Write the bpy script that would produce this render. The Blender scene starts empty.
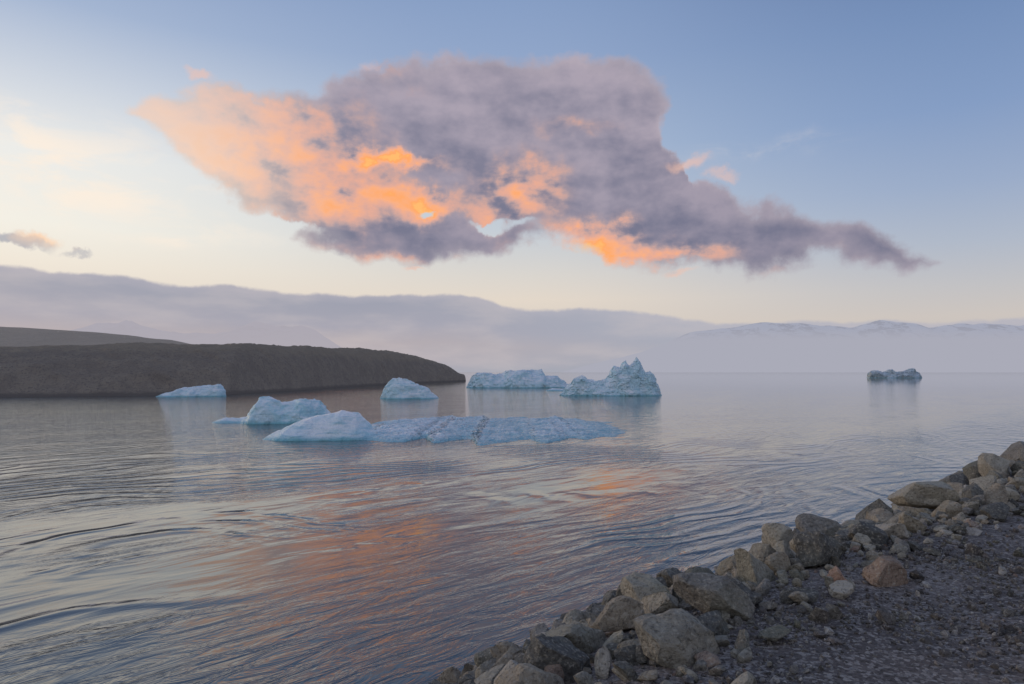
import bpy, math, random
import numpy as np
from mathutils import Vector
random.seed(3); rng=np.random.default_rng(7)
F=683.0; HZ=372.0; CH=5.0
sc=bpy.context.scene
sc.view_settings.view_transform='Standard'
sc.view_settings.look='None'
sc.view_settings.exposure=0

def lin(c,a=1.0):
    o=[]
    for v in c:
        v=v/255.0
        o.append(v/12.92 if v<=0.04045 else ((v+0.055)/1.055)**2.4)
    return (o[0],o[1],o[2],a)

# ---------- noise ----------
def _hash(ix,iy,iz,seed):
    h=(ix.astype(np.int64)*374761393+iy.astype(np.int64)*668265263+iz.astype(np.int64)*2147483647+seed*1274126177)&0xFFFFFFFF
    h=((h^(h>>13))*1274126177)&0xFFFFFFFF
    h=((h^(h>>16))*2246822519)&0xFFFFFFFF
    h=h^(h>>13)
    return (h&0xFFFFFF)/float(0xFFFFFF)
def vnoise(p,seed=0):
    i=np.floor(p); f=p-i; f=f*f*(3-2*f); i=i.astype(np.int64)
    r=0
    for dx in (0,1):
        for dy in (0,1):
            for dz in (0,1):
                w=(f[:,0] if dx else 1-f[:,0])*(f[:,1] if dy else 1-f[:,1])*(f[:,2] if dz else 1-f[:,2])
                r=r+w*_hash(i[:,0]+dx,i[:,1]+dy,i[:,2]+dz,seed)
    return r*2-1
def fbm(p,oct=4,seed=0,gain=0.5):
    a=1;s=0;q=p.copy()
    for k in range(oct):
        s=s+a*vnoise(q,seed+k*17); a*=gain; q=q*2.03+5.1
    return s

def mesh_obj(name,verts,faces,mat=None,smooth=False,loc=(0,0,0)):
    me=bpy.data.meshes.new(name)
    verts=np.asarray(verts,dtype=np.float32)-np.asarray(loc,dtype=np.float32)
    faces=np.asarray(faces,dtype=np.int32)
    n=faces.shape[1]
    me.vertices.add(len(verts)); me.vertices.foreach_set('co',verts.ravel())
    me.loops.add(faces.size); me.loops.foreach_set('vertex_index',faces.ravel())
    me.polygons.add(len(faces))
    me.polygons.foreach_set('loop_start',np.arange(0,faces.size,n,dtype=np.int32))
    me.polygons.foreach_set('use_smooth',np.full(len(faces),smooth))
    me.update(calc_edges=True); me.validate()
    ob=bpy.data.objects.new(name,me); ob.location=loc
    sc.collection.objects.link(ob)
    if mat: me.materials.append(mat)
    return ob
def gridfaces(nu,nv):
    i=np.arange(nu-1)[:,None]; j=np.arange(nv-1)[None,:]
    a=(i*nv+j).ravel()
    return np.stack([a,a+nv,a+nv+1,a+1],1)

# ---------- node helper ----------
class NB:
    def __init__(s,nt): s.nt=nt
    def n(s,t,**k):
        nd=s.nt.nodes.new(t)
        for a,b in k.items(): setattr(nd,a,b)
        return nd
    def put(s,sock,v):
        if isinstance(v,bpy.types.NodeSocket): s.nt.links.new(v,sock)
        else: sock.default_value=v
    def m(s,op,a,b=None,c=None,clamp=False):
        nd=s.n('ShaderNodeMath',operation=op,use_clamp=clamp)
        s.put(nd.inputs[0],a)
        if b is not None: s.put(nd.inputs[1],b)
        if c is not None: s.put(nd.inputs[2],c)
        return nd.outputs[0]
    def v(s,op,a,b=None):
        nd=s.n('ShaderNodeVectorMath',operation=op)
        s.put(nd.inputs[0],a)
        if b is not None:
            s.put(nd.inputs[3] if op=='SCALE' else nd.inputs[1],b)
        return nd.outputs['Value'] if op in('DOT_PRODUCT','LENGTH') else nd.outputs['Vector']
    def comb(s,x,y,z=0.0):
        nd=s.n('ShaderNodeCombineXYZ')
        s.put(nd.inputs[0],x);s.put(nd.inputs[1],y);s.put(nd.inputs[2],z)
        return nd.outputs[0]
    def sep(s,v):
        nd=s.n('ShaderNodeSeparateXYZ'); s.put(nd.inputs[0],v); return nd.outputs
    def noise(s,vec,scale,detail=4,rough=0.5,dim='3D',dist=0.0,out='Fac'):
        nd=s.n('ShaderNodeTexNoise',noise_dimensions=dim)
        s.put(nd.inputs['Vector'],vec); nd.inputs['Scale'].default_value=scale
        nd.inputs['Detail'].default_value=detail; nd.inputs['Roughness'].default_value=rough
        nd.inputs['Distortion'].default_value=dist
        return nd.outputs[out]
    def smooth(s,x,a,b,lo=0.0,hi=1.0):
        nd=s.n('ShaderNodeMapRange',interpolation_type='SMOOTHSTEP')
        s.put(nd.inputs[0],x)
        for k,vv in enumerate((a,b,lo,hi)): nd.inputs[k+1].default_value=vv
        return nd.outputs[0]
    def mix(s,f,a,b,bt='MIX'):
        nd=s.n('ShaderNodeMix',data_type='RGBA',blend_type=bt)
        s.put(nd.inputs[0],f); s.put(nd.inputs[6],a); s.put(nd.inputs[7],b)
        return nd.outputs[2]
    def ramp(s,f,pts,interp='LINEAR'):
        nd=s.n('ShaderNodeValToRGB'); cr=nd.color_ramp; cr.interpolation=interp
        while len(cr.elements)<len(pts): cr.elements.new(0.5)
        for e,(p,c) in zip(cr.elements,pts): e.position=p; e.color=c
        s.put(nd.inputs[0],f); return nd.outputs[0]
    def curve(s,f,pts,handle='AUTO'):
        nd=s.n('ShaderNodeFloatCurve'); cm=nd.mapping; cm.extend='HORIZONTAL'
        c=cm.curves[0]
        pts=sorted(pts)
        c.points[0].location=pts[0]; c.points[1].location=pts[-1]
        for p in pts[1:-1]: c.points.new(p[0],p[1])
        for p in c.points: p.handle_type=handle
        cm.update(); s.put(nd.inputs['Value'],f); return nd.outputs[0]

# ================= WORLD (sky) =================
def pe(x,y):
    u=(x-512)/F; return math.atan(u),((HZ-y)/F)/math.sqrt(1+u*u)
w=bpy.data.worlds.new("World"); sc.world=w; w.use_nodes=True
try: w.cycles.sampling_method='NONE'
except Exception as ex: print('ws',ex)
nt=w.node_tree; nt.nodes.clear(); N=NB(nt)
tc=N.n('ShaderNodeTexCoord').outputs['Generated']
dx,dy,dz=N.sep(tc)
hl=N.m('SQRT',N.m('ADD',N.m('MULTIPLY',dx,dx),N.m('MULTIPLY',dy,dy)))
hl=N.m('MAXIMUM',hl,0.001)
AZ=N.m('ARCTAN2',dx,dy); E=N.m('DIVIDE',dz,hl)
sinaz=N.m('DIVIDE',dx,hl); cosaz=N.m('DIVIDE',dy,hl)
P0=N.comb(AZ,E,0.0)
En=N.m('MULTIPLY',E,1/0.6,clamp=True)
def rp(x,lst):
    out=[]
    for y,c in lst:
        out.append((min(1,max(0,pe(x,y)[1]/0.6)),lin(c)))
    return sorted(out)
left=N.ramp(En,rp(60,[(372,(205,196,188)),(300,(226,214,202)),(262,(236,227,214)),(225,(240,236,226)),(150,(234,234,231)),(80,(204,211,222)),(0,(163,180,208)),(-120,(130,152,191))]))
mid=N.ramp(En,rp(512,[(372,(200,190,184)),(300,(225,213,200)),(275,(216,211,205)),(230,(195,203,212)),(150,(168,185,209)),(60,(144,165,200)),(0,(134,157,195)),(-120,(110,134,176))]))
right=N.ramp(En,rp(980,[(372,(186,180,182)),(315,(202,194,189)),(285,(192,191,194)),(240,(174,183,199)),(180,(153,170,199)),(100,(131,155,194)),(0,(115,141,183)),(-120,(96,120,164))]))
fL=N.smooth(sinaz,-0.62,0.02); fR=N.smooth(sinaz,-0.02,0.6)
sky=N.mix(fL,left,mid); sky=N.mix(fR,sky,right)
def blob(P,x,y,rx,ry):
    a,e=pe(x,y); c=1/math.sqrt(1+((x-512)/F)**2)
    ra=rx/F*c*c; re=ry/F*c
    q=N.v('MULTIPLY',N.v('SUBTRACT',P,(a,e,0)),(1/ra,1/re,0))
    return N.m('EXPONENT',N.m('MULTIPLY',N.v('DOT_PRODUCT',q,q),-1.0))
def blobs(P,l):
    r=None
    for x,y,rx,ry,k in l:
        b_=blob(P,x,y,rx,ry)
        r=N.m('MULTIPLY',b_,k) if r is None else N.m('MULTIPLY_ADD',b_,k,r)
    return r
dn=N.noise(P0,11.0,6,0.57,'2D',0.0,'Color')
D0=N.v('SUBTRACT',dn,(0.5,0.5,0.5))
P1=N.v('ADD',P0,N.v('SCALE',D0,0.068))
wn=N.noise(N.v('MULTIPLY',P0,(1.0,3.2,1)),8.0,5,0.62,'2D',0.3)
wm=blobs(P1,[(20,140,120,34,.9),(110,190,110,26,.9),(200,235,80,12,.6),(760,150,60,10,.25)])
wf=N.m('MULTIPLY',wm,N.smooth(wn,0.40,0.68),clamp=True)
sky=N.mix(N.m('MULTIPLY',wf,0.75),sky,lin((253,236,218)))
# main cloud
A1,E1,_=N.sep(P1)
An=N.m('MULTIPLY_ADD',A1,1/1.4,0.5)
def cpts(l): 
    return [((pe(x,y)[0]/1.4+0.5),pe(x,y)[1]) for x,y in l]
top=[(90,150),(128,106),(160,93),(230,88),(270,90),(310,82),(350,74),(375,70),(400,66),(450,56),(480,60),(520,58),(590,60),(645,66),(676,80),(690,120),(692,174),(720,186),(745,196),(770,198),(810,206),(860,220),(905,236),(930,249),(975,292)]
bot=[(90,100),(128,120),(160,146),(195,174),(240,200),(278,212),(300,243),(340,258),(400,263),(450,263),(500,254),(530,245),(580,248),(625,262),(690,268),(760,267),(850,264),(905,263),(935,258),(975,240)]
ft=N.curve(An,cpts(top)); fb=N.curve(An,cpts(bot),'AUTO')
cd=N.m('MINIMUM',N.m('SUBTRACT',ft,E1),N.m('SUBTRACT',E1,fb))
hole=blobs(P1,[(420,210,17,8,.085),(490,221,34,8,.075),(692,138,42,34,.12),(300,226,30,8,.03)])
cd=N.m('SUBTRACT',cd,hole)
PA=N.v('MULTIPLY',P0,(1.0,1.5,1))
n1=N.noise(PA,8.0,7,0.57,'2D',0.0)
n2=N.noise(N.v('ADD',PA,(-0.015,-0.026,0)),8.0,4,0.54,'2D',0.0)
relief=N.m('MULTIPLY',N.m('SUBTRACT',n1,n2),2.8)
edge=N.m('ADD',cd,N.m('MULTIPLY',N.m('SUBTRACT',n1,0.5),0.05))
al=N.smooth(edge,-0.005,0.018)
thin=N.smooth(AZ,pe(120,0)[0],pe(380,0)[0],0.58,1.0)
al=N.m('MULTIPLY',al,thin)
P2=N.v('ADD',P0,N.v('SCALE',D0,0.095))
om=blobs(P2,[(180,120,75,40,.6),(250,158,88,36,.8),(330,135,60,28,.4),(345,200,48,32,1.0),(398,165,44,8,1.7),(522,182,36,24,1.05),(588,241,56,15,1.35),(668,255,62,13,1.2),(500,210,46,11,.5),(420,208,28,12,1.2),(570,125,36,12,.4),(400,257,80,9,.5),(370,76,40,8,.35),(770,265,70,7,.3),(290,106,60,16,.5)])
om=N.m('ADD',N.m('MULTIPLY',om,N.m('ADD',0.86,N.m('MULTIPLY',relief,1.35))),N.m('MULTIPLY',relief,0.08))
om=N.m('MAXIMUM',om,0.0)
gfac=N.smooth(N.m('ADD',E1,N.m('MULTIPLY',relief,0.07)),pe(800,262)[1],pe(520,70)[1])
grey=N.mix(gfac,lin((124,124,148)),lin((152,147,166)))
grey=N.mix(N.m('ADD',0.5,N.m('MULTIPLY',relief,1.1),clamp=True),N.mix(0.12,grey,(0,0,0,1)),N.mix(0.18,grey,lin((232,208,208))))
grey=N.mix(N.smooth(edge,0.035,0.0,0,.35),grey,lin((205,190,195)))
oc=N.ramp(N.m('MULTIPLY',om,0.6,clamp=True),[(0,lin((156,144,158))),(0.18,lin((190,160,158))),(0.4,lin((228,170,150))),(0.62,lin((250,175,130))),(0.85,lin((255,168,100))),(1,lin((255,186,108)))])
cc=N.mix(N.smooth(om,0.0,0.5),grey,oc)
pale=N.smooth(AZ,pe(350,0)[0],pe(130,0)[0],0,0.62)
cc=N.mix(pale,cc,lin((255,216,178)))
sky=N.mix(al,sky,cc)
nf=N.m('MULTIPLY',N.m('SUBTRACT',n1,0.5),1.1)
sp=blobs(P1,[(205,80,20,7,1),(368,72,22,8,.6),(690,164,26,8,1.0),(722,178,22,6,.7),(415,268,20,3,.7),(690,274,22,3,.7),(150,150,34,12,.5)])
sa=N.smooth(N.m('ADD',sp,nf),0.3,1.0,0,0.6)
sky=N.mix(sa,sky,lin((238,192,172)))
sp2=blobs(P1,[(10,246,30,6,1.1),(40,240,30,9,.9),(80,253,22,4,.9)])
sa2=N.smooth(N.m('ADD',sp2,nf),0.3,1.0,0,0.8)
sky=N.mix(sa2,sky,N.mix(N.m('ADD',blob(P1,45,237,26,6),N.m('MULTIPLY',relief,.6),clamp=True),lin((160,162,175)),lin((250,204,166))))
# low stratus / fog bank lying over the far shore
bank=[(-60,264),(0,267),(60,271),(130,278),(185,285),(205,284),(270,290),(340,295),(430,296),(488,299),(505,307),(560,308),(620,312),(665,317),(700,322),(780,321),(880,321),(1080,320)]
P3=N.v('ADD',P0,N.v('SCALE',D0,0.020))
A3,E3,_=N.sep(P3)
fk=N.curve(N.m('MULTIPLY_ADD',A3,1/1.4,0.5),cpts(bank))
bd=N.m('SUBTRACT',fk,E3)
ba=N.smooth(bd,-0.002,0.004)
rel=N.m('DIVIDE',bd,N.m('MAXIMUM',fk,0.02),clamp=True)
bl=N.ramp(rel,[(0,lin((170,168,181))),(0.12,lin((155,157,173))),(0.4,lin((162,161,176))),(0.62,lin((176,168,175))),(0.85,lin((172,168,178))),(1,lin((164,166,178)))])
br=N.ramp(rel,[(0,lin((178,178,190))),(0.25,lin((166,170,185))),(0.6,lin((166,169,183))),(1,lin((160,166,180)))])
bcol=N.mix(N.smooth(AZ,-0.25,0.35),bl,br)
bn=N.noise(N.v('MULTIPLY',P0,(1,4,1)),7,4,0.55,'2D')
bcol=N.mix(N.m('MULTIPLY',N.smooth(bn,0.35,0.75),0.34),bcol,lin((202,192,193)))
sky=N.mix(ba,sky,bcol)
bk=N.smooth(cosaz,0.3,-0.7,0,0.35)
sky=N.mix(bk,sky,lin((186,178,177)))
st=N.n('ShaderNodeTexSky',sky_type='NISHITA',sun_disc=False)
st.sun_elevation=math.radians(5); st.sun_rotation=math.radians(-62)
skn=N.v('SCALE',st.outputs[0],0.006)
fin=N.v('ADD',sky,skn)
bg=N.n('ShaderNodeBackground'); nt.links.new(fin,bg.inputs[0]); bg.inputs[1].default_value=1.0
wo=N.n('ShaderNodeOutputWorld'); nt.links.new(bg.outputs[0],wo.inputs[0])

# ---------- sun ----------
el=math.radians(5); azs=math.radians(-62)
S=Vector((math.sin(azs)*math.cos(el),math.cos(azs)*math.cos(el),math.sin(el)))
ld=bpy.data.lights.new('sun','SUN'); ld.energy=0.8; ld.angle=math.radians(12); ld.color=(1,0.76,0.56)
lo=bpy.data.objects.new('sun',ld); lo.rotation_euler=(-S).to_track_quat('-Z','Y').to_euler(); lo.location=(-200,100,60); sc.collection.objects.link(lo)

# ---------- camera ----------
cam=bpy.data.cameras.new('camera'); co=bpy.data.objects.new('camera',cam); sc.collection.objects.link(co)
cam.lens=24.0117; cam.sensor_width=36; cam.shift_y=(HZ-342)/1024; cam.clip_end=100000; cam.clip_start=0.05
co.location=(0,0,CH); co.rotation_euler=(math.radians(90),0,0); sc.camera=co

# ---------- materials ----------
def mat(name):
    m=bpy.data.materials.new(name); m.use_nodes=True
    m.node_tree.nodes.clear(); b=NB(m.node_tree)
    o=b.n('ShaderNodeOutputMaterial'); p=b.n('ShaderNodeBsdfPrincipled')
    m.node_tree.links.new(p.outputs[0],o.inputs[0])
    return m,b,p,o
def bump(b,p,h,dist=1.0,strength=1.0):
    nd=b.n('ShaderNodeBump'); nd.inputs['Strength'].default_value=strength; nd.inputs['Distance'].default_value=dist
    b.put(nd.inputs['Height'],h); b.nt.links.new(nd.outputs[0],p.inputs['Normal'])

# water
mw,b,p,o=mat('water_material')
pos=b.n('ShaderNodeNewGeometry').outputs['Position']
x,y,z=b.sep(pos)
t=b.m('MULTIPLY',b.m('ADD',x,y),.7071); s=b.m('MULTIPLY',b.m('SUBTRACT',y,x),.7071)
ts=b.comb(t,s,0)
big=b.noise(ts,0.05,2,0.5,'2D')
medn=b.noise(b.v('MULTIPLY',ts,(0.7,1.2,1)),0.25,2,0.5,'2D')
sw=b.m('ADD',s,b.m('ADD',b.m('MULTIPLY',big,22.0),b.m('MULTIPLY',medn,2.8)))
w1=b.m('SINE',b.m('MULTIPLY',sw,2*math.pi/1.5))
w2=b.m('SINE',b.m('MULTIPLY',b.m('ADD',sw,b.m('MULTIPLY',t,0.08)),2*math.pi/0.62))
w1=b.m('POWER',b.m('MULTIPLY_ADD',w1,0.5,0.5),1.9)
msk=b.smooth(b.noise(b.v('MULTIPLY',ts,(0.5,1.4,1)),0.13,2,0.55,'2D'),0.34,0.58)
msk2=b.smooth(b.noise(b.v('MULTIPLY',ts,(0.45,1.3,1)),0.15,3,0.55,'2D'),0.42,0.58)
calm=b.smooth(b.m('ADD',b.m('SUBTRACT',x,b.m('MULTIPLY',y,0.1)),b.m('MULTIPLY',big,10)),-2,16,1.0,0.3)
near=b.smooth(s,75,26,0.0,1.0)
calm=b.m('MAXIMUM',calm,b.smooth(s,24,13))
rip=b.noise(b.v('MULTIPLY',ts,(0.35,1.3,1)),2.0,4,0.6,'2D',0.5)
chop=b.noise(b.v('MULTIPLY',ts,(0.5,1.3,1)),0.6,2,0.5,'2D',0.6)
shore=b.smooth(s,18,9.5,0.0,0.048)
h=b.m('MULTIPLY',w1,b.m('MULTIPLY',msk,0.046))
h=b.m('ADD',h,b.m('MULTIPLY',w2,b.m('MULTIPLY',msk2,0.0056)))
h=b.m('MULTIPLY',h,near)
upst=b.smooth(y,28,60,0.0,0.05)
h=b.m('ADD',h,b.m('MULTIPLY',rip,b.m('ADD',b.m('ADD',b.m('ADD',0.005,upst),shore),b.m('MULTIPLY',msk2,0.030))))
h=b.m('ADD',h,b.m('MULTIPLY',chop,0.035))
h=b.m('MULTIPLY',h,calm)
far=b.smooth(y,300,80,0.3,1.0)
h=b.m('MULTIPLY',h,far)
bump(b,p,h)
b.put(p.inputs['Base Color'],b.mix(big,(0.024,0.04,0.042,1),(0.042,0.056,0.055,1)))
p.inputs['Roughness'].default_value=0.035; p.inputs['IOR'].default_value=2.0
# rock
def rockmat(name,ramp,spec=0.2):
    m,b,p,o=mat(name)
    g=b.n('ShaderNodeNewGeometry'); r=g.outputs['Random Per Island']; pos=g.outputs['Position']
    c=b.ramp(r,ramp,'CONSTANT')
    n=b.noise(pos,5,7,0.68); n2=b.noise(pos,34,4,0.65); n3=b.noise(pos,1.3,2,.5)
    c=b.mix(b.smooth(n,0.42,0.62,0,.65),c,b.mix(0.5,c,(0.075,0.064,0.05,1)))
    c=b.mix(b.smooth(n2,0.52,0.68,0,.6),c,(0.58,0.53,0.44,1))
    c=b.mix(b.smooth(n2,0.47,0.33,0,.6),c,(0.07,0.064,0.055,1))
    c=b.mix(b.smooth(n3,0.5,0.7,0,.3),c,(0.30,0.29,0.19,1))
    zz=b.sep(pos)[2]
    wet=b.smooth(b.m('ADD',zz,b.m('MULTIPLY',n,0.6)),1.1,0.5)
    c=b.mix(wet,c,b.mix(0.75,c,(0.01,0.01,0.012,1)))
    b.put(p.inputs['Base Color'],c)
    b.put(p.inputs['Roughness'],b.m('SUBTRACT',0.9,b.m('MULTIPLY',wet,0.5)))
    p.inputs['Specular IOR Level'].default_value=spec
    bump(b,p,b.m('ADD',b.m('MULTIPLY',n,0.15),b.m('MULTIPLY',n2,0.028)))
    return m
L=lambda *c:(c[0],c[1],c[2],1)
mrock=rockmat('riprap_rock',[(0,L(.38,.35,.29)),(.15,L(.22,.21,.18)),(.3,L(.50,.45,.36)),(.45,L(.30,.28,.25)),(.6,L(.44,.37,.28)),(.75,L(.18,.175,.16)),(.88,L(.58,.525,.44)),(.96,L(.44,.33,.26))])
mrust=rockmat('rust_rock',[(0,L(.56,.34,.24)),(1,L(.56,.34,.24))])
mbrown=rockmat('brown_rock',[(0,L(.42,.31,.24)),(1,L(.42,.31,.24))])
mpeb=rockmat('pebble_stone',[(0,L(.18,.16,.15)),(.25,L(.26,.23,.215)),(.45,L(.11,.10,.095)),(.6,L(.37,.33,.31)),(.75,L(.18,.158,.15)),(.9,L(.58,.54,.50)),(.97,L(.36,.25,.20))])
# gravel ground
mg,b,p,o=mat('gravel_ground')
pos=b.n('ShaderNodeNewGeometry').outputs['Position']
n=b.noise(pos,1.1,4,.6); n2=b.noise(pos,30,5,.7)
vo=b.n('ShaderNodeTexVoronoi'); b.put(vo.inputs['Vector'],pos); vo.inputs['Scale'].default_value=42
vc=b.sep(vo.outputs['Color'])[0]
c=b.mix(b.smooth(n,.35,.65),(0.14,0.118,0.11,1),(0.235,0.20,0.182,1))
c=b.mix(b.smooth(vc,.4,1.0,0,.9),c,(0.40,.36,.33,1))
c=b.mix(b.smooth(n2,.46,.66,0,.75),c,(0.06,.052,.048,1))
b.put(p.inputs['Base Color'],c); p.inputs['Roughness'].default_value=.95
p.inputs['Specular IOR Level'].default_value=.15
bump(b,p,b.m('ADD',b.m('MULTIPLY',b.m('SUBTRACT',1.0,vo.outputs['Distance']),0.014),b.m('MULTIPLY',n2,0.025)))
# headland
def landmat(name,c1,c2,c3,haze,hf,sc1=0.25):
    m,b,p,o=mat(name)
    pos=b.n('ShaderNodeNewGeometry').outputs['Position']
    n=b.noise(pos,sc1,6,.68); n2=b.noise(pos,sc1*7,4,.65)
    c=b.mix(b.smooth(n,.4,.62),c1,c2); c=b.mix(b.smooth(n2,.5,.66,0,.85),c,c3)
    zz=b.sep(pos)[2]
    wet=b.smooth(b.m('ADD',zz,b.m('MULTIPLY',n,1.0)),1.6,.8)
    c=b.mix(wet,c,(.02,.02,.02,1))
    # thin dry grass on the crown
    gr=b.smooth(b.m('ADD',zz,b.m('MULTIPLY',n,4.0)),10.5,13.5,0,.6)
    c=b.mix(gr,c,(.24,.19,.115,1))
    b.put(p.inputs['Base Color'],c); p.inputs['Roughness'].default_value=1; p.inputs['Specular IOR Level'].default_value=.1
    bump(b,p,b.m('ADD',b.m('MULTIPLY',n,1.8),b.m('MULTIPLY',n2,.7)))
    e=b.n('ShaderNodeEmission'); e.inputs[0].default_value=haze  # aerial haze painted into the land material as an even glow
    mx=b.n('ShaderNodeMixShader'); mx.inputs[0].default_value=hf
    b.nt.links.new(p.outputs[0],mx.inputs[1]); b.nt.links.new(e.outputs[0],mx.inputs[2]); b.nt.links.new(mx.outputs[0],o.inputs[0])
    return m
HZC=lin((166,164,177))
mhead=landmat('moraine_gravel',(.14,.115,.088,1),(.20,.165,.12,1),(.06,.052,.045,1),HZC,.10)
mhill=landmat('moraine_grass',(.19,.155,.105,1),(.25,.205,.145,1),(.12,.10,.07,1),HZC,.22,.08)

# ---------- ice ----------
def icemat(name,blue,white,dirty=0.0,bs=.2):
    m,b,p,o=mat(name)
    g=b.n('ShaderNodeNewGeometry'); pos=g.outputs['Position']; nz=b.sep(g.outputs['Normal'])[2]
    n=b.noise(pos,.55,4,.55,'3D',.3); n2=b.noise(pos,3.2,5,.62)
    wv=b.noise(b.v('MULTIPLY',pos,(.3,.3,2.6)),1.6,4,.55,'3D',.6)
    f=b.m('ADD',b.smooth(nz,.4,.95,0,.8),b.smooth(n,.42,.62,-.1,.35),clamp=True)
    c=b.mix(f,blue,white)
    c=b.mix(b.smooth(wv,.5,.66,0,.6),c,(.32,.62,.72,1))
    c=b.mix(b.smooth(n2,.54,.72,0,.35+dirty),c,(.36,.55,.63,1) if dirty==0 else (.04,.05,.06,1))
    zz=b.sep(pos)[2]
    c=b.mix(b.smooth(zz,.40,.02,0,.75),c,(.14,.46,.54,1))
    b.put(p.inputs['Base Color'],c); p.inputs['Roughness'].default_value=.22; p.inputs['IOR'].default_value=1.4
    bump(b,p,b.m('ADD',b.m('MULTIPLY',n2,bs),b.m('MULTIPLY',wv,bs)))
    return m
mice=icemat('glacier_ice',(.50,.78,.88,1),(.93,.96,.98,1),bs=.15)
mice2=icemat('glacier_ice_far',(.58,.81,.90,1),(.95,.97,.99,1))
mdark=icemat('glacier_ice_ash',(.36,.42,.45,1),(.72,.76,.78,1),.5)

def iceberg(name,base_y,sil,depth,m,seed,rough=.25,freq=.5,nu=180,nw=90,pk=0.1,pw=2.6,jag=0.0,sink=.4,fine=.5):
    d0=CH*F/(base_y-HZ); dc=d0+depth*.5
    xs=np.array([a for a,_ in sil],float); ys=np.array([c for _,c in sil],float)
    X=(xs-512)/F*dc; Z=np.maximum(CH+(HZ-ys)/F*dc,0.0)
    u=np.linspace(0,1,nu); wv=np.linspace(-1,1,nw)
    ux=X[0]+(X[-1]-X[0])*u
    Sz=np.interp(ux,X,Z)
    hd=depth*.5*np.clip(1-np.abs(2*u-1)**2.6,0,1)**.55
    U,W=np.meshgrid(np.arange(nu),wv,indexing='ij')
    pkv=pk+.35*vnoise(np.stack([ux*freq*1.1,np.full(nu,seed*1.7),np.zeros(nu)],1),seed+60)[:,None]
    a=np.where(W>pkv,(W-pkv)/(1-pkv),(pkv-W)/(1+pkv))
    f=1-np.abs(a)**pw
    wob=vnoise(np.stack([ux*freq*.9,np.full(nu,seed*3.1),np.zeros(nu)],1),seed)*depth*.12
    y=dc+W*hd[:,None]+wob[:,None]
    x=np.repeat(ux[:,None],nw,1)
    z=Sz[:,None]*f
    p=np.stack([x.ravel(),y.ravel(),z.ravel()],1)
    sc_=np.minimum(1,(z.ravel()+.1)/max(.4,Z.max()*.35))
    q=p*freq
    r1=1-2*np.abs(vnoise(q*1.4+71,seed+9)); r2=1-2*np.abs(vnoise(q*3.3+7,seed+19)); r3=1-2*np.abs(vnoise(q*8+27,seed+29))
    p[:,0]+=(fbm(q+11,4,seed)*.7+r2*.25*fine)*rough
    p[:,1]+=(fbm(q+37,4,seed+5)*1.0+r2*.4*fine)*rough
    p[:,2]+=(fbm(q+53,4,seed+3,.5)*.5+r1*.3+r2*.35*fine+r3*.12*fine-.3)*rough*sc_
    if jag>0: p[:,2]*=1+jag*fbm(q*2.2+5,3,seed+30)
    bord=(np.abs(W.ravel())>.999)|(U.ravel()==0)|(U.ravel()==nu-1)
    p[:,2]-=0.06; p[bord,2]=-sink
    loc=((X[0]+X[-1])/2,dc,0)
    return mesh_obj(name,p,gridfaces(nu,nw),m,True,loc)
iceberg('flat_ice_floe',442,[(356,431),(366,426),(385,424),(420,423),(450,424),(500,425),(530,425),(560,424),(600,426),(630,431)],26,mice,3,rough=.21,freq=1.0,nu=400,nw=280,pk=.0,pw=12,fine=1.2)
iceberg('iceberg',441,[(264,441),(272,432),(292,423),(315,415),(340,410),(356,412),(368,423),(381,440)],5,mice,12,rough=.16,freq=.7,pk=.25,pw=1.9,fine=.4)
iceberg('iceberg',424,[(214,424),(228,417),(250,416),(257,405),(264,396),(272,396),(284,400),(296,399),(308,399),(317,401),(322,409),(330,415),(338,424)],5,mice,21,rough=.28,freq=.7,pk=.1,pw=1.9,fine=.7)
iceberg('iceberg',399,[(380,398),(386,386),(392,377),(398,376),(404,378),(414,382),(426,387),(438,398)],6,mice2,33,rough=.4,freq=.5,pk=.1,pw=1.8,fine=.7)
iceberg('iceberg',388,[(466,388),(472,374),(484,372),(495,374),(505,371),(515,371),(530,370),(542,370),(545,376),(556,377),(562,381),(572,387)],14,mice2,41,rough=.9,freq=.28,pk=.1,pw=2.2,fine=1.0)
iceberg('iceberg',396,[(560,395),(566,386),(574,378),(582,375),(588,379),(602,380),(610,374),(614,365),(620,367),(625,360),(629,365),(633,361),(637,356),(641,362),(645,372),(650,371),(655,375),(658,385),(662,396)],8,mice2,52,rough=.45,freq=.6,nu=260,nw=120,pk=.1,pw=1.8,fine=1.0)
iceberg('iceberg',378,[(868,378),(870,372),(876,371),(884,373),(890,370),(898,372),(905,371),(912,369),(918,372),(920,374.5),(922,378)],22,mdark,61,rough=1.3,freq=.25,nu=140,pk=.0,jag=.12,fine=1.2)
iceberg('iceberg',397,[(155,397),(165,393),(185,387),(205,385),(218,384),(224,390),(226,396)],8,mice2,72,rough=.3,freq=.6,pk=.1,fine=.9)
iceberg('ice_chunk',391,[(545,391),(552,388),(566,389),(575,391)],3,mice2,77,rough=.2,freq=.6,nu=50,nw=20)
iceberg('ice_chunk',423,[(616,427),(622,424),(634,425),(640,427)],1.2,mice2,79,rough=.2,freq=.9,nu=50,nw=20)

# ---------- water sheet ----------
R=60000
mesh_obj('water',[(-R,-R,0),(R,-R,0),(R,R,0),(-R,R,0)],[(0,1,2,3)],mw)

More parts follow.
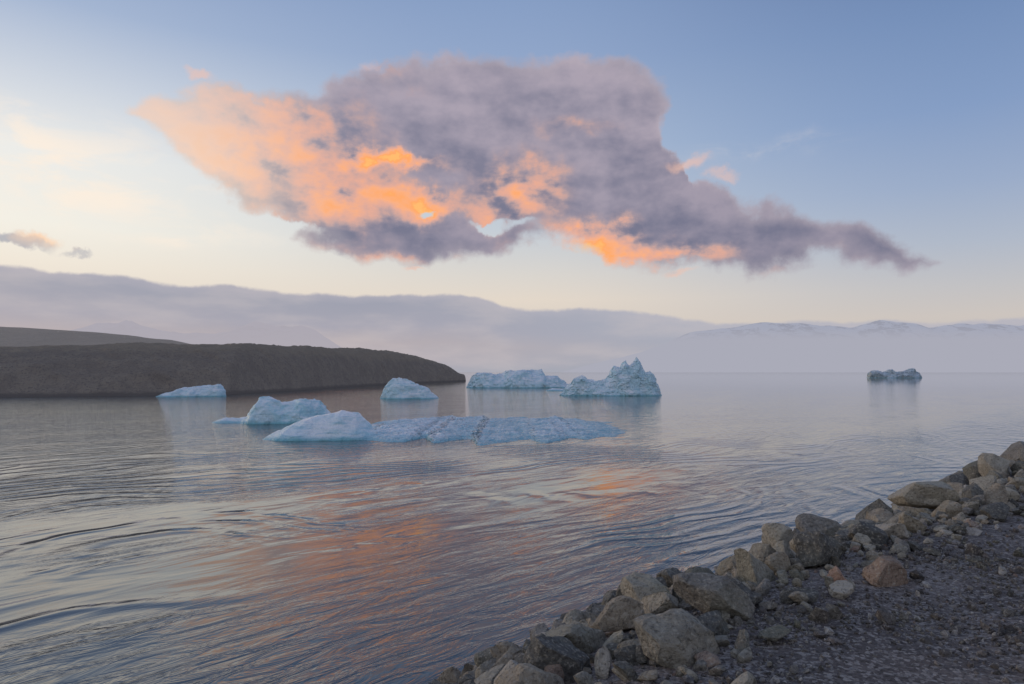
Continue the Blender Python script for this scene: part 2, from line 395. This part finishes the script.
# ---------- bank terrain ----------
EK=([-40,0,2,3.2,5,8,12,30,100],[1.2,1.4,1.85,2.35,2.55,2.35,1.95,1.85,1.85])
def ground_z(tt,ss):
    tt=np.asarray(tt,float); ss=np.asarray(ss,float)
    e=np.interp(tt,*EK)
    k=ss-e
    z=np.interp(k,[-300,-30,-6,-1,0,0.9,1.8,5.2,8,30],[3.4,3.5,3.3,3.2,3.15,2.85,2.35,0.05,-1.6,-3])
    q=np.stack([tt.ravel(),ss.ravel(),np.zeros(tt.size)],1)
    nn=fbm(q*.35,3,5)*.06+fbm(q*1.6,3,8)*.025
    return z+nn.reshape(z.shape)
tt=np.concatenate([np.linspace(-250,-12,40),np.linspace(-11.5,20,260),np.linspace(20.5,60,90),np.linspace(62,600,60)])
ss=np.concatenate([np.linspace(-250,-20,20),np.linspace(-19,-8,20),np.linspace(-7.9,9,170),np.linspace(9.5,20,8)])
T,Sg=np.meshgrid(tt,ss,indexing='ij'); Zg=ground_z(T,Sg)
c7=.70710678
V=np.stack([((T-Sg)*c7).ravel(),((T+Sg)*c7).ravel(),Zg.ravel()],1)
mesh_obj('gravel_bank',V,gridfaces(len(tt),len(ss)),mg,True)

# ---------- rocks ----------
import bmesh
def ico(n):
    bm=bmesh.new(); bmesh.ops.create_icosphere(bm,subdivisions=n,radius=1.0)
    v=np.array([x.co[:] for x in bm.verts]); f=np.array([[q.index for q in x.verts] for x in bm.faces]); bm.free()
    return v,f
ICO={n:ico(n) for n in (1,2,3,4)}
def rock(n,planes=13):
    v,f=ICO[n]; v=v.copy()*1.12
    for _ in range(planes):
        nr=rng.normal(size=3); nr/=np.linalg.norm(nr); d=rng.uniform(.47,.84)
        k=v@nr-d; v-=np.outer(np.maximum(k,0)*.94,nr)
    if n>=3:
        o_=rng.uniform(0,50,3); sd=int(rng.integers(1000))
        v+=(0.10*fbm(v*1.8+o_,5,sd,.58)[:,None])*v
    return v,f
def rotm():
    q=rng.normal(size=4); q/=np.linalg.norm(q); a,b_,c,d=q
    return np.array([[a*a+b_*b_-c*c-d*d,2*(b_*c-a*d),2*(b_*d+a*c)],[2*(b_*c+a*d),a*a-b_*b_+c*c-d*d,2*(c*d-a*b_)],[2*(b_*d-a*c),2*(c*d+a*b_),a*a-b_*b_-c*c+d*d]])
VV=[];FF=[];off=0
def addrock(tq,sq,size,n,flat=.7,lift=.15):
    global off
    v,f=rock(n)
    v=v*np.array([1.0,rng.uniform(.6,.9),rng.uniform(.5,.8)])
    v=v@rotm().T; v[:,2]*=flat
    z=float(ground_z(np.array([tq]),np.array([sq]))[0])
    v=v*size*.56+np.array([(tq-sq)*c7,(tq+sq)*c7,z+size*lift])
    VV.append(v);FF.append(f+off);off+=len(v)
placed=[]
def tryplace(tq,sq,r):
    for a,b_,c in placed:
        if abs(a-tq)<1.2 and (a-tq)**2+(b_-sq)**2<((r+c)*.37)**2: return False
    placed.append((tq,sq,r)); return True
def edge(tq): return float(np.interp(tq,*EK))
for i in range(7500):
    tq=rng.uniform(-2,22) if i<5200 else rng.uniform(20,75)
    e=edge(tq); sq=rng.uniform(e-.1,e+5.8)
    size=rng.choice([.25,.34,.45,.58,.74],p=[.27,.3,.24,.13,.06])*rng.uniform(.85,1.15)
    size*=float(np.interp(tq,[4,8,14,30],[1.0,1.15,1.35,1.5]))
    if tryplace(tq,sq,size): addrock(tq,sq,size,3 if (tq<11 and sq<e+3.3) else 2,rng.uniform(.75,.95),rng.uniform(.1,.28))
nb=len(placed)
for i in range(3200):
    tq=rng.uniform(-1,20); e=edge(tq); sq=e+rng.uniform(-.6,4.2)
    addrock(tq,sq,rng.uniform(.05,.22),2 if tq<9 else 1,.8,.2)
mesh_obj('riprap_rocks',np.concatenate(VV),np.concatenate(FF),mrock)
def solve(px,py):
    u=(px-512)/F; v=(HZ-py)/F
    for d in np.arange(2.5,60,.02):
        xx=u*d; yy=d; z=CH+v*d
        if z<=float(ground_z(np.array([(xx+yy)*c7]),np.array([(yy-xx)*c7]))[0]): return xx,yy,z
    return xx,yy,z
for px,py,wpx,asp,flat,m in [(885,582,48,.7,.6,mbrown),(838,590,26,.8,.95,mrust),(705,638,78,.45,.35,mrock),(742,608,44,.7,.7,mrock),(628,662,34,.8,.6,mrock),(800,602,40,.5,.4,mrock),(550,684,64,.8,1.0,mrock),(995,520,40,.6,.5,mrock),(700,596,56,.7,.7,mrock),(820,564,50,.7,.8,mrock)]:
    xx,yy,zz=solve(px,py); size=wpx/F*yy
    v,f=rock(4,15); v=v*np.array([1,asp,flat])*size*.58
    a=rng.uniform(-.3,.3)+.4; ca,sa_=math.cos(a),math.sin(a)
    v=v@np.array([[ca,sa_,0],[-sa_,ca,0],[0,0,1]])
    v=v+np.array([xx,yy,zz+size*flat*.3])
    mesh_obj('boulder',v,f,m,False,(xx,yy,zz))
VV=[];FF=[];off=0
protos=[rock(1,7) for _ in range(40)]
def scatter(num,tr,kr,sz):
    global off
    tq=rng.uniform(*tr,num); ee=np.interp(tq,*EK)
    sq=ee-rng.uniform(*kr,num)
    keep=fbm(np.stack([tq*.9,sq*.9,np.zeros(num)],1),3,77)>rng.uniform(-1.1,.6,num)
    tq=tq[keep];sq=sq[keep]; zz=ground_z(tq,sq)
    for a,b_,z in zip(tq,sq,zz):
        v,f=protos[int(rng.integers(40))]
        s_=rng.uniform(*sz)*(1 if rng.random()<.93 else 1.8)*.5
        v=(v*np.array([1,.8,.6]))@rotm().T*s_
        v=v+np.array([(a-b_)*c7,(a+b_)*c7,z+s_*.15])
        VV.append(v);FF.append(f+off);off+=len(v)
scatter(28000,(1.5,8),(-.6,4.5),(.012,.04))
scatter(13000,(5,24),(-.6,10),(.02,.065))
scatter(1900,(2,16),(-.6,3),(.05,.13))
mesh_obj('gravel_pebbles',np.concatenate(VV),np.concatenate(FF),mpeb)

# ---------- headland ----------
sh=[(-420,110),(-200,128),(0,137),(120,142),(225,150),(300,185),(345,225),(395,275),(430,320),(452,350),(466,372)]
ht=[10.5,11.2,11.8,12.3,12.9,13.8,14.4,15.4,13.2,8.8,3.0]
k=np.linspace(0,len(sh)-1,420); ii=np.arange(len(sh))
px=np.interp(k,ii,[a for a,_ in sh]); dd=np.interp(k,ii,[c for _,c in sh]); hh=np.interp(k,ii,ht)
hh=np.convolve(np.pad(hh,12,mode='edge'),np.ones(25)/25,mode='valid')
bx=(px-512)/F*dd; by=dd
prof=[(-4,-.25),(-1,-.03),(0,.0),(2,.12),(5,.34),(9,.57),(13,.73),(17,.83),(24,.90),(34,.96),(50,1.0),(80,.95),(110,.6),(140,-.05)]
jo=np.concatenate([np.linspace(-4,24,60),np.linspace(25,140,40)])
pz=np.interp(jo,[a for a,_ in prof],[c for _,c in prof])
endf=np.interp(k,[0,8,10],[1,1,.15])
X=bx[:,None]-jo[None,:]*.25*endf[:,None]; Y=by[:,None]+jo[None,:]*endf[:,None]
Z=hh[:,None]*pz[None,:]
q=np.stack([X.ravel(),Y.ravel(),Z.ravel()],1)
amp=np.clip(Z.ravel()/4,0,1)
q[:,2]+=fbm(q*.05,4,91)*.8*amp+fbm(q*.5,3,95)*.3*amp
q[:,1]+=fbm(q*.12+9,3,92)*2.0
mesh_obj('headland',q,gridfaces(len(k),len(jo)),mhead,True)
hx=np.linspace(-500,230,240); hy=np.linspace(0,1,40)
hs=np.interp(hx,[-500,0,60,110,145,175,230],[316,327,330,333,337,341,352])
D=300
q=[]
for a,yy in zip(hx,hs):
    H=CH+(HZ-yy)/F*D
    for w_ in hy: q.append(((a-512)/F*D,D-110+110*w_,H*math.sin(w_*math.pi/2)**.8))
q=np.array(q); q[:,2]+=fbm(q*.03,4,101)*.8
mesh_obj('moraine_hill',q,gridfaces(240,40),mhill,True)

# ---------- distant mountains ----------
def ridge(name,d,pts,seed,snow,rockc,hf,rough,hz,lo=.03,hi=.075):
    m,b,p,o=mat(name+'_surface')
    g=b.n('ShaderNodeNewGeometry'); pos=g.outputs['Position']; zz=b.sep(pos)[2]
    n=b.noise(pos,.004,6,.65)
    c=b.mix(b.smooth(n,.48,.58),snow,rockc)
    b.put(p.inputs['Base Color'],c); p.inputs['Roughness'].default_value=1
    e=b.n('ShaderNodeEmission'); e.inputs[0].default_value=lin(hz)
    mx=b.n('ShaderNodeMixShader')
    b.put(mx.inputs[0],b.smooth(zz,d*lo,d*hi,1.0,hf))  # distance haze baked in as emission, full at the foot, thinner toward the peaks
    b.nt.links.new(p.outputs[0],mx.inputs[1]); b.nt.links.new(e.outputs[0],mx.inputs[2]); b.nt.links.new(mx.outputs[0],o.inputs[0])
    xs=np.linspace(pts[0][0],pts[-1][0],360); ys=np.interp(xs,[a for a,_ in pts],[c for _,c in pts])
    H=(HZ-ys)/F*d
    H=H*(1+rough*fbm(np.stack([xs*.045,xs*0,xs*0],1),5,seed,.55))
    jw=np.linspace(0,1,50)
    X=(xs[:,None]-512)/F*d+0*jw; Y=d-2500+2500*jw[None,:]+0*X
    Z=H[:,None]*(jw[None,:]**1.3)
    q=np.stack([X.ravel(),Y.ravel(),Z.ravel()],1)
    q[:,2]*=1+.35*fbm(q*.0025,5,seed+4)*(1-np.repeat(jw[None,:],360,0).ravel())
    mesh_obj(name,q,gridfaces(360,50),m,True)
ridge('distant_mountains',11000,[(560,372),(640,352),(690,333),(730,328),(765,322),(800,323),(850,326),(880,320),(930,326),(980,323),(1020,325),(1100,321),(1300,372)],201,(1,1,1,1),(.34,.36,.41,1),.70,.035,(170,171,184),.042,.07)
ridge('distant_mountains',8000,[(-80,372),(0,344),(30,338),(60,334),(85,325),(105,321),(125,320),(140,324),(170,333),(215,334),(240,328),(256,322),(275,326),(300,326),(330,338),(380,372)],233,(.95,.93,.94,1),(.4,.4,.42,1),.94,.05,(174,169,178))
print('rocks',nb)
